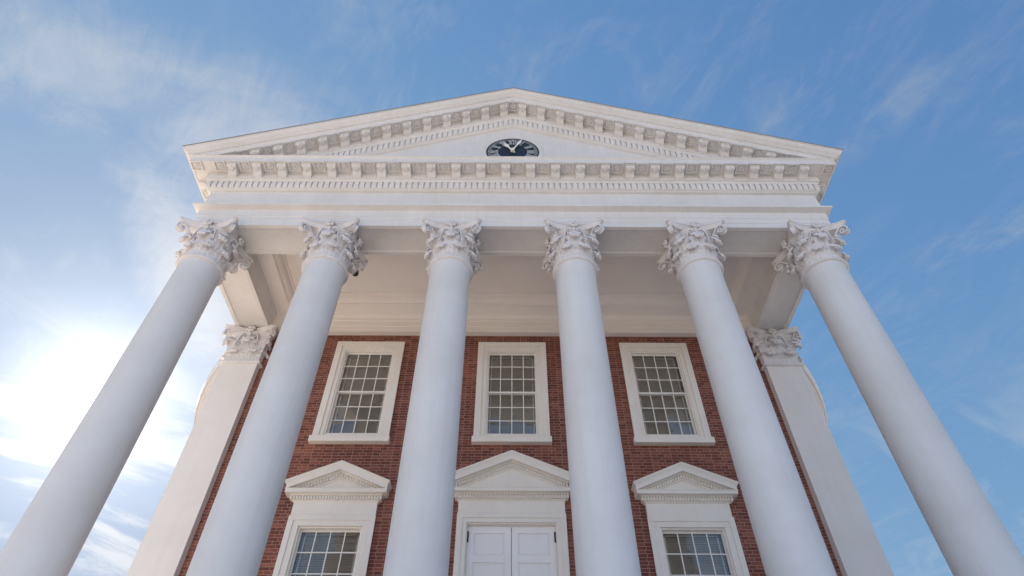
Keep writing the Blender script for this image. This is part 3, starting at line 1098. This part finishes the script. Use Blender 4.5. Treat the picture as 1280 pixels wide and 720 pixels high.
# lower windows with pediments
cs = MB()
frame_u(cs, 0.715, 0.955, 3.50, 6.635, 6.86, W - 0.10, W + 0.02)
frame_u(cs, 0.85, 0.975, 3.50, 6.76, 6.87, W - 0.125, W - 0.102)
frame_u(cs, 0.675, 0.72, 3.50, 6.60, 6.638, W - 0.05, W + 0.16)
LOW_ME = cs.mesh('lower_window_casing', M_WTRIM, bevel=0.006)
sl_ = MB()
sl_.box(-1.03, 1.03, W - 0.2, W + 0.16, 3.36, 3.498)
sl_.box(-0.68, 0.68, W - 0.02, W + 0.18, 3.498, 3.74)
LSILL_ME = sl_.mesh('sill', M_WTRIM, bevel=0.008)
LP_ME = small_pediment(0.955, 7.20, 8.13)
first = None
for cx in (-WX + 0.02, WX - 0.02):
    w = part('window', LOW_ME, None, (cx, 0, 0))
    part('sill', LSILL_ME, w)
    part('pediment', LP_ME, w)
    if first is None:
        window_fill(w, 0.695, 3.74, 5.16, 6.61, 3, 3)
        first = w
    else:
        for ch in list(first.children):
            if ch.data not in (LSILL_ME, LP_ME):
                o = ch.copy()
                COL.objects.link(o)
                o.parent = w

# the door
cs = MB()
frame_u(cs, 1.005, 1.205, FLOOR + 0.003, 6.735, 6.94, W - 0.10, W + 0.03)
frame_u(cs, 1.10, 1.228, FLOOR + 0.003, 6.83, 6.95, W - 0.125, W - 0.102)
frame_u(cs, 0.985, 1.01, FLOOR + 0.003, 6.715, 6.738, W - 0.06, W + 0.16)
DOOR = part('door', cs.mesh('door_surround', M_WTRIM, bevel=0.006))
part('pediment', small_pediment(1.215, 7.25, 8.43), DOOR)
lf = MB()
z_rows = [FLOOR + 0.02, FLOOR + 0.30, 3.80, 3.95, 4.95, 5.10, 5.95, 6.07, 6.53, 6.715]
x_a, x_b, st = 0.006, 0.982, 0.135
yf = W + 0.06
for za, zb in ((z_rows[0], z_rows[1]), (z_rows[2], z_rows[3]), (z_rows[4], z_rows[5]), (5.90, 6.05), (6.555, 6.715)):
    lf.box(x_a + st, x_b - st, yf, yf + 0.05, za, zb)
lf.box(x_a, x_a + st, yf, yf + 0.05, z_rows[0], 6.715)
lf.box(x_b - st, x_b, yf, yf + 0.05, z_rows[0], 6.715)
for za, zb in ((z_rows[1], z_rows[2]), (z_rows[3], z_rows[4]), (z_rows[5], 5.90), (6.05, 6.555)):
    lf.box(x_a + st, x_b - st, yf + 0.03, yf + 0.045, za, zb)
    x0_, x1_ = x_a + st + 0.05, x_b - st - 0.05
    i0 = [(x_a + st + 0.02, yf + 0.0295, za + 0.02), (x_b - st - 0.02, yf + 0.0295, za + 0.02), (x_b - st - 0.02, yf + 0.0295, zb - 0.02), (x_a + st + 0.02, yf + 0.0295, zb - 0.02)]
    i1 = [(x0_, yf + 0.01, za + 0.05), (x1_, yf + 0.01, za + 0.05), (x1_, yf + 0.01, zb - 0.05), (x0_, yf + 0.01, zb - 0.05)]
    lf.add(i0 + i1, [(0, 1, 5, 4), (1, 2, 6, 5), (2, 3, 7, 6), (3, 0, 4, 7), (4, 5, 6, 7)])
LEAF_ME = lf.mesh('leaf', M_DOOR)
LEAF_L = lf.mesh('leaf', M_DOOR, xf=lambda x, y, z: (-x, y, z))
LEAF_L.flip_normals()
part('door_leaf', LEAF_ME, DOOR)
part('door_leaf', LEAF_L, DOOR)
h = MB()
h.box(-0.022, 0.022, -0.02, 0.0, -0.11, 0.11)
h.lathe([(0.016, -0.12), (0.016, 0.12)], 10, 0, -0.02)
HINGE_ME = h.mesh('hinge', M_IRON)
for sx in (-1, 1):
    for z in (6.46, 4.6, 2.8):
        part('hinge', HINGE_ME, DOOR, (sx * 0.972, yf - 0.003, z))

# ------------------------------------------------------------------ drum and dome behind
YC, RD = 15.84, 12.40
b = MB()
NS = 160


def drum_ring(mb, prof, n=NS):
    """round the back and sides only: the portico block stands in front"""
    a0 = -pi / 2 + math.asin(7.6 / RD)
    mb.grid([[(r_ * cos(a0 + (2 * pi - 2 * math.asin(7.6 / RD)) * j / n), r_ * sin(a0 + (2 * pi - 2 * math.asin(7.6 / RD)) * j / n), z) for j in range(n + 1)] for r_, z in prof])


drum_ring(b, [(RD, GROUND + 0.01), (RD, 13.2)])
DRUM = part('drum', b.mesh('drum', M_DRUMBRICK, smooth=40), None, (0, YC, 0))
c = MB()
drum_ring(c, [(RD, 13.2), (RD + 0.06, 13.22), (RD + 0.06, 13.86), (RD + 0.15, 13.93), (RD + 0.15, 14.18), (RD + 0.26, 14.25), (RD + 0.275, 14.5), (RD + 1.06, 14.5), (RD + 1.08, 14.485), (RD + 1.10, 14.485), (RD + 1.10, 14.64), (RD + 1.16, 14.70), (RD + 1.17, 14.76), (RD, 14.95)])
c.lathe([(RD - 0.004, 14.7), (RD - 0.004, 19.0), (RD - 0.6, 19.3)], NS, cap=False)
for j in range(300):
    a = 2 * pi * j / 300
    ca, sa = cos(a), sin(a)
    if sa < 0 and abs(ca) * RD < 7.9:
        continue
    c.side_prism([(y, z) for y, z in MODP], -0.13, 0.13, lambda x, y, z: ((RD + 0.27 - y * 2.35) * ca - x * sa, (RD + 0.27 - y * 2.35) * sa + x * ca, z + 14.5))
part('drum_cornice', c.mesh('drum_cornice', M_DRUMTRIM, smooth=30), DRUM)
c = MB()
pr = [(RD - 0.6, 19.3)]
for i in range(4):
    pr += [(RD - 0.6 - 0.5 * i, 19.3 + 0.45 * (i + 1)), (RD - 1.1 - 0.5 * i, 19.3 + 0.45 * (i + 1))]
R0 = pr[-1][0]
for i in range(1, 13):
    a = i / 12 * pi / 2
    pr.append((max(0.01, R0 * cos(a)), 21.1 + 5.2 * sin(a)))
c.lathe(pr, 96, cap=False)
part('dome', c.mesh('dome', M_DOME, smooth=30), None, (0, YC, 0))

# ------------------------------------------------------------------ clock in the pediment
CZ, CR = 16.03, 0.773
CLK = thing('pediment_clock', 'round navy clock with white Roman numerals set in the white pediment', 'clock', (-0.01, -0.5, CZ))


def ring_mesh(r_in, r_out, y_in, y_out, mat, name, bulge=0.03, n=72):
    mb = MB()
    rows = []
    for t, (rr, yy) in enumerate(((r_in, 0.0), (r_in, y_in), ((r_in * 0.6 + r_out * 0.4), y_in - bulge), ((r_in + r_out * 2) / 3, y_out - bulge), (r_out, y_out), (r_out, 0.0))):
        rows.append([(rr * cos(2 * pi * j / n), yy, rr * sin(2 * pi * j / n)) for j in range(n)])
    mb.grid(rows, close_u=True)
    return mb.mesh(name, mat, smooth=40)


link('rim', ring_mesh(CR, CR + 0.13, -0.02, -0.015, M_TRIM, 'rim', 0.02), CLK)
fm = MB()
n = 72
fm.add([(CR * cos(2 * pi * j / n), -0.006, CR * sin(2 * pi * j / n)) for j in range(n)], [tuple(range(n))])
link('face', fm.mesh('face', M_NAVY), CLK)


def stroke(mb, x0, z0, x1, z1, w, y=-0.010, t=0.008):
    dx, dz = x1 - x0, z1 - z0
    L = sqrt(dx * dx + dz * dz)
    nx, nz = -dz / L * w / 2, dx / L * w / 2
    P = [(x0 + nx, z0 + nz), (x0 - nx, z0 - nz), (x1 - nx, z1 - nz), (x1 + nx, z1 + nz)]
    mb.poly_prism(P, y - t, y + t * 0.3)


tr = MB()
for j in range(60):
    a = 2 * pi * j / 60
    w = 0.026 if j % 5 == 0 else 0.012
    stroke(tr, 0.655 * sin(a), 0.655 * cos(a), 0.715 * sin(a), 0.715 * cos(a), w)
for rr, w_ in ((0.652, 0.006), (0.718, 0.006)):
    for j in range(72):
        a, a2 = 2 * pi * j / 72, 2 * pi * (j + 1) / 72
        P = [((rr - w_ / 2) * sin(a), (rr - w_ / 2) * cos(a)), ((rr + w_ / 2) * sin(a), (rr + w_ / 2) * cos(a)), ((rr + w_ / 2) * sin(a2), (rr + w_ / 2) * cos(a2)), ((rr - w_ / 2) * sin(a2), (rr - w_ / 2) * cos(a2))]
        tr.add([(x, -0.012, z) for x, z in P], [(0, 1, 2, 3)])
link('minute_track', tr.mesh('minute_track', M_CLKWHITE), CLK)

ROM = ['XII', 'I', 'II', 'III', 'IIII', 'V', 'VI', 'VII', 'VIII', 'IX', 'X', 'XI']
for hnum, txt in enumerate(ROM):
    a = 2 * pi * hnum / 12
    nm = MB()
    wch = {'I': 0.062, 'V': 0.125, 'X': 0.125}
    tot = sum(wch[ch] for ch in txt)
    sc = min(1.0, 0.30 / tot)
    x = -tot * sc / 2
    zb, zt_ = 0.43, 0.625
    for ch in txt:
        w = wch[ch] * sc
        xc = x + w / 2
        if ch == 'I':
            stroke(nm, xc, zb, xc, zt_, 0.027 * sc)
        elif ch == 'V':
            stroke(nm, xc - w * 0.34, zt_, xc, zb, 0.032 * sc)
            stroke(nm, xc + w * 0.34, zt_, xc, zb, 0.016 * sc, -0.0115)
        else:
            stroke(nm, xc - w * 0.36, zt_, xc + w * 0.36, zb, 0.032 * sc)
            stroke(nm, xc + w * 0.36, zt_, xc - w * 0.36, zb, 0.016 * sc, -0.0115)
        x += w
    stroke(nm, -tot * sc / 2, zb, tot * sc / 2, zb, 0.011, -0.013)
    stroke(nm, -tot * sc / 2, zt_, tot * sc / 2, zt_, 0.011, -0.013)
    nm.v = [(px * cos(a) + pz * sin(a), py, -px * sin(a) + pz * cos(a)) for px, py, pz in nm.v]
    link('numeral', nm.mesh('numeral', M_CLKWHITE), CLK)


def hand(name, ang, length, w, y):
    mb = MB()
    P = [(-0.018, -0.12), (-w * 0.45, 0.0), (-w * 0.32, length * 0.40), (-w, length * 0.62), (-w * 0.25, length * 0.78), (0, length), (w * 0.25, length * 0.78), (w, length * 0.62), (w * 0.32, length * 0.40), (w * 0.45, 0.0), (0.018, -0.12)]
    mb.poly_prism(P, y - 0.01, y + 0.01)
    mb.v = [(px * cos(ang) + pz * sin(ang), py, -px * sin(ang) + pz * cos(ang)) for px, py, pz in mb.v]
    return link(name, mb.mesh(name, M_GILT, bevel=0.003), CLK)


hand('hour_hand', radians(329), 0.56, 0.075, -0.055)
hand('minute_hand', radians(25), 0.73, 0.058, -0.085)
hb = MB()
blob(hb, (0, -0.09, 0), 0.062, 12, 1, 0.8, 1)
hb.lathe([(0.03, 0), (0.03, 0.1)], 12)
hb.v = [v for v in hb.v]
n0 = (12 + 1) * 12
hb.v = hb.v[:n0] + [(x, -z, y) for x, y, z in hb.v[n0:]]
link('hub', hb.mesh('hub', M_GILT, smooth=40), CLK)

# ------------------------------------------------------------------ dome camera behind the second capital
SC = thing('security_camera', 'small dark dome camera hung inside the portico beside the second column capital', 'security camera', (-4.123, 0.47, 12.635))
br = MB()
br.box(-0.05, 0.05, 0.0, 0.02, -0.10, 0.10)
br.box(-0.02, 0.02, 0.018, 0.50, 0.02, 0.06)
br.box(-0.02, 0.02, 0.46, 0.50, -0.24, 0.021)
link('bracket', br.mesh('bracket', M_HOUSING, bevel=0.004), SC)
hs = MB()
hs.lathe([(0.03, -0.22), (0.085, -0.24), (0.09, -0.27), (0.09, -0.31), (0.088, -0.315)], 24, 0, 0.48)
link('housing', hs.mesh('housing', M_HOUSING, smooth=40), SC)
dm = MB()
dm.lathe([(0.078, -0.312), (0.082, -0.33)] + [(0.082 * cos(i * pi / 16) + 0.0005, -0.33 - 0.085 * sin(i * pi / 16)) for i in range(1, 9)], 24, 0, 0.48)
link('dome_cover', dm.mesh('dome_cover', M_SMOKE, smooth=60), SC)
